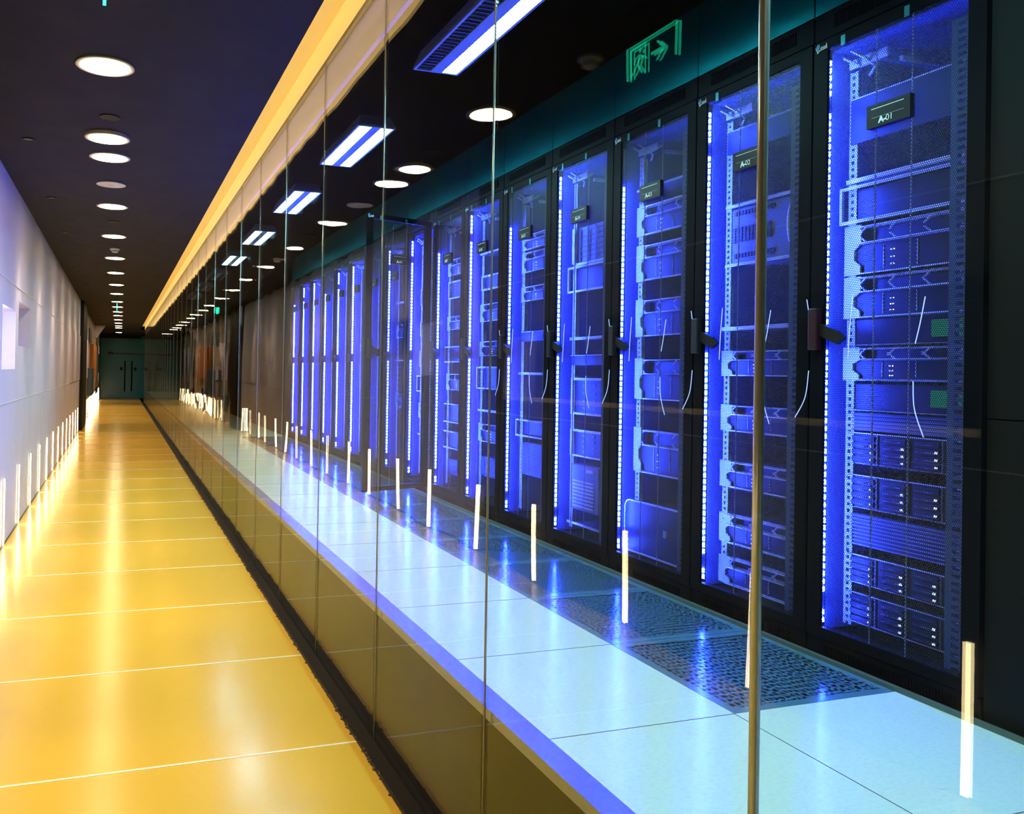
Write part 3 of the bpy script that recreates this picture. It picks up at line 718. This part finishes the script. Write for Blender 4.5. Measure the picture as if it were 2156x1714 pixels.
def dev_blade(t, h):
    n = 8; R = 0.04; y0, y1 = 0.055, 0.565
    pts = []
    for (cy2, cz2, a0) in ((y1-R, h-R, 0), (y0+R, h-R, 90), (y0+R, R, 180), (y1-R, R, 270)):
        for i in range(n+1):
            a = math.radians(a0+90*i/n); pts.append((cy2+R*math.cos(a), cz2+R*math.sin(a)))
    MB().prism(pts, 'x', DX-0.05, DX-0.03).build('door_panel', M_blank, t)
    MB().tube([(DX-0.052, p[0], p[1]) for p in pts+[pts[0]]], 0.004).build('rim', M_ear, t)
    MB().box(DX-0.056, DX-0.051, 0.25, 0.27, h*0.45, h*0.58).build('latch', M_ear, t)
    MB().box(DX-0.0295, DX+0.4, 0.08, 0.54, 0.01, h-0.01).build('body', M_face, t)
def dev_tower(t, h):
    MB().box(DX-0.04, DX+0.3, 0.22, 0.49, 0.0, h).build('case', M_mid, t)
    s_ = MB()
    for q in range(8): s_.box(DX-0.043, DX-0.0401, 0.26, 0.46, h*(0.06+0.08*q), h*(0.10+0.08*q))
    s_.box(DX-0.043, DX-0.0401, 0.27, 0.33, h*0.86, h*0.93); s_.build('front_slats', M_ear, t)
    i = MB()
    for q in range(6):
        for c_ in range(2): i.box(DX-0.02, DX-0.012, 0.09+c_*0.05, 0.105+c_*0.05, h*0.1+q*h*0.11, h*0.1+q*h*0.11+0.012)
    i.build('indicator_light', M_bay, t)
def dev_switch(t, h):
    dev_frame_b = MB(); dev_frame_b.box(DX-0.012, DX-0.004, DY0, 0.55, h-0.012, h); dev_frame_b.box(DX-0.012, DX-0.004, DY0, 0.55, 0.0, 0.010); dev_frame_b.box(DX-0.012, DX-0.004, 0.53, 0.55, 0.0101, h-0.0121)
    dev_frame_b.build('frame', M_ear, t); MB().box(DX, DX+0.4, DY0, 0.52, 0.0, h).build('body', M_face, t)
    i = MB()
    for q in range(4):
        for c_ in range(4): i.box(DX-0.003, DX-0.001, 0.12+c_*0.1, 0.14+c_*0.1, h*0.15+q*h*0.2, h*0.15+q*h*0.2+0.012)
    i.build('port_block', M_mid, t)
def dev_sheen(t, h):
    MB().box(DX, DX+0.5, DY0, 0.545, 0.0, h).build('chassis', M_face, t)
    MB().box(DX-0.004, DX-0.0005, 0.12, 0.25, h*0.25, h*0.85).build('display', M_sheen, t)  # glowing patch stands in for a teal reflection on the front
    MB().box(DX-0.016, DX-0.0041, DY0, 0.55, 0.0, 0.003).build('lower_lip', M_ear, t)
KIND = {'bracket': (dev_bracket, 'server_unit', 'bracketed server unit', 'server'), 'blank': (dev_blank, 'blanking_panel', 'plain blanking panel', 'panel'),
        'shelf': (dev_shelf, 'equipment_shelf', 'bright-edged shelf', 'shelf'), 'frame': (dev_frame, 'framed_server', 'rim-framed server', 'server'),
        'drives': (dev_drives, 'disk_array', 'disk array with drive bays', 'disk array'), 'louver': (dev_louver, 'louvred_server', 'louvred server', 'server'),
        'grid': (dev_grid, 'grid_server', 'grid-fronted server', 'server'), 'chassis': (dev_chassis, 'vented_chassis', 'vented chassis with a bow handle', 'server'),
        'blade': (dev_blade, 'blade_enclosure', 'tall rounded blade enclosure', 'server'), 'tower': (dev_tower, 'storage_tower', 'pale slatted tower unit', 'server'),
        'switch': (dev_switch, 'network_switch', 'port-studded network switch', 'network switch'), 'sheen': (dev_sheen, 'sheen_server', 'dark server with a painted teal reflection', 'server')}
DEV = {
 0: [('blank', .79, .94), ('shelf', .655, .68), ('frame', .52, .645), ('bracket', .35, .515), ('bracket', .205, .345), ('sheen', .115, .20), ('bracket', .0, .11), ('sheen', -.10, -.012), ('louver', -.165, -.105), ('drives', -.275, -.172), ('drives', -.42, -.312), ('louver', -.545, -.44), ('drives', -.67, -.575), ('drives', -.80, -.70)],
 1: [('blank', .90, .99), ('chassis', .443, .688), ('shelf', .19, .24), ('bracket', 0.01, .11), ('bracket', -.21, -.105), ('bracket', -.434, -.33), ('bracket', -.655, -.54), ('bracket', -.82, -.712)],
 2: [('shelf', .87, .88), ('bracket', .66, .80), ('bracket', .447, .617), ('bracket', .187, .363), ('bracket', -.104, .088), ('bracket', -.443, -.237), ('blade', -.81, -.575)],
 3: [('grid', .60, .79), ('frame', .444, .582), ('shelf', .19, .21), ('blank', .055, .11), ('switch', -.207, -.012), ('switch', -.43, -.286), ('tower', -.70, -.467), ('shelf', -.79, -.77)],
 4: [('bracket', .75, .84), ('bracket', .614, .737), ('bracket', .44, .53), ('blank', .20, .26), ('shelf', 0.0, .02), ('frame', -.37, -.268), ('louver', -.60, -.405)],
 5: [('shelf', .80, .82), ('switch', .56, .66), ('bracket', .35, .47), ('bracket', .12, .22), ('frame', -.10, .05), ('shelf', -.25, -.22), ('bracket', -.45, -.33), ('louver', -.68, -.55)],
 6: [('bracket', .72, .84), ('switch', .55, .68), ('bracket', .32, .42), ('frame', .08, .20), ('bracket', -.12, .0), ('frame', -.36, -.22), ('frame', -.55, -.42), ('louver', -.74, -.63)],
 7: [('switch', .55, .68), ('switch', .30, .42), ('bracket', .05, .18), ('frame', -.15, -.02), ('bracket', -.36, -.24), ('shelf', -.5, -.48)],
 8: [('shelf', .60, .62), ('bracket', .3, .42), ('shelf', .1, .12), ('bracket', -.3, -.18)],
}
for k, lst in DEV.items():
    where = 'in the cabinet with the open door' if k == 7 else 'in the cabinet just beyond the open-doored one' if k == 8 else 'in the cabinet signed A-%02d' % (k+1)
    cnt = {}
    tot = {}
    for kd, a, b in lst: tot[kd] = tot.get(kd, 0)+1
    for kd, a, b in lst:
        fn, nm, desc, cat = KIND[kd]
        i = cnt.get(kd, 0); cnt[kd] = i+1
        lab = '%s %s' % (desc, where) if tot[kd] == 1 else '%s %s from the top %s' % (nth(i), desc, where)
        t = thing(nm, (XR, ry(k), FZ+EV+a), lab, cat, 'equipment '+where)
        fn(t, b-a)

# ------------------------------------------------------------------ curved glowing arcs added on the doors to imitate LED glints
def fibre(k, pts, lab):
    P = [(XR-0.012 if len(p) == 2 else XR+p[2], ry(k)+p[0], zr(p[1])) for p in pts]
    mb = MB()
    Q = [Vector(p) for p in P]; Qs = []
    for i in range(len(Q)-1):
        p0, p1, p2, p3 = Q[max(i-1, 0)], Q[i], Q[i+1], Q[min(i+2, len(Q)-1)]
        for s_ in range(8):
            u = s_/8; Qs.append(0.5*((2*p1)+(-p0+p2)*u+(2*p0-5*p1+4*p2-p3)*u*u+(-p0+3*p1-3*p2+p3)*u**3))
    Qs.append(Q[-1])
    mb.tube(Qs, 0.0015, 6); o = mb.build('glint_arc', M_glint, smooth=True)
    tag(o, lab, 'light arc', 'thin glowing arcs added for LED glints at the cabinet doors')
for k in range(5):
    c_ = 'A-%02d' % (k+1)
    fibre(k, [(0.60, 0.27), (0.585, 0.19), (0.580, 0.10)], 'added arc of LED glint curving beside the upper handle edge of door '+c_)
    fibre(k, [(0.588, 0.03), (0.602, -0.06), (0.645, -0.13)], 'added arc of LED glint curving away below the handle of door '+c_)
    fibre(k, [(0.415, 0.27), (0.425, 0.16), (0.430, 0.07)], 'added arc of LED glint on the middle of the mesh of door '+c_)
    fibre(k, [(0.165, 0.245), (0.180, 0.17), (0.195, 0.11)], 'short added arc of LED glint on the near half of the mesh of door '+c_)
    fibre(k, [(0.200, 0.0), (0.195, -0.08), (0.165, -0.16)], 'added arc of LED glint low on the near half of the mesh of door '+c_)
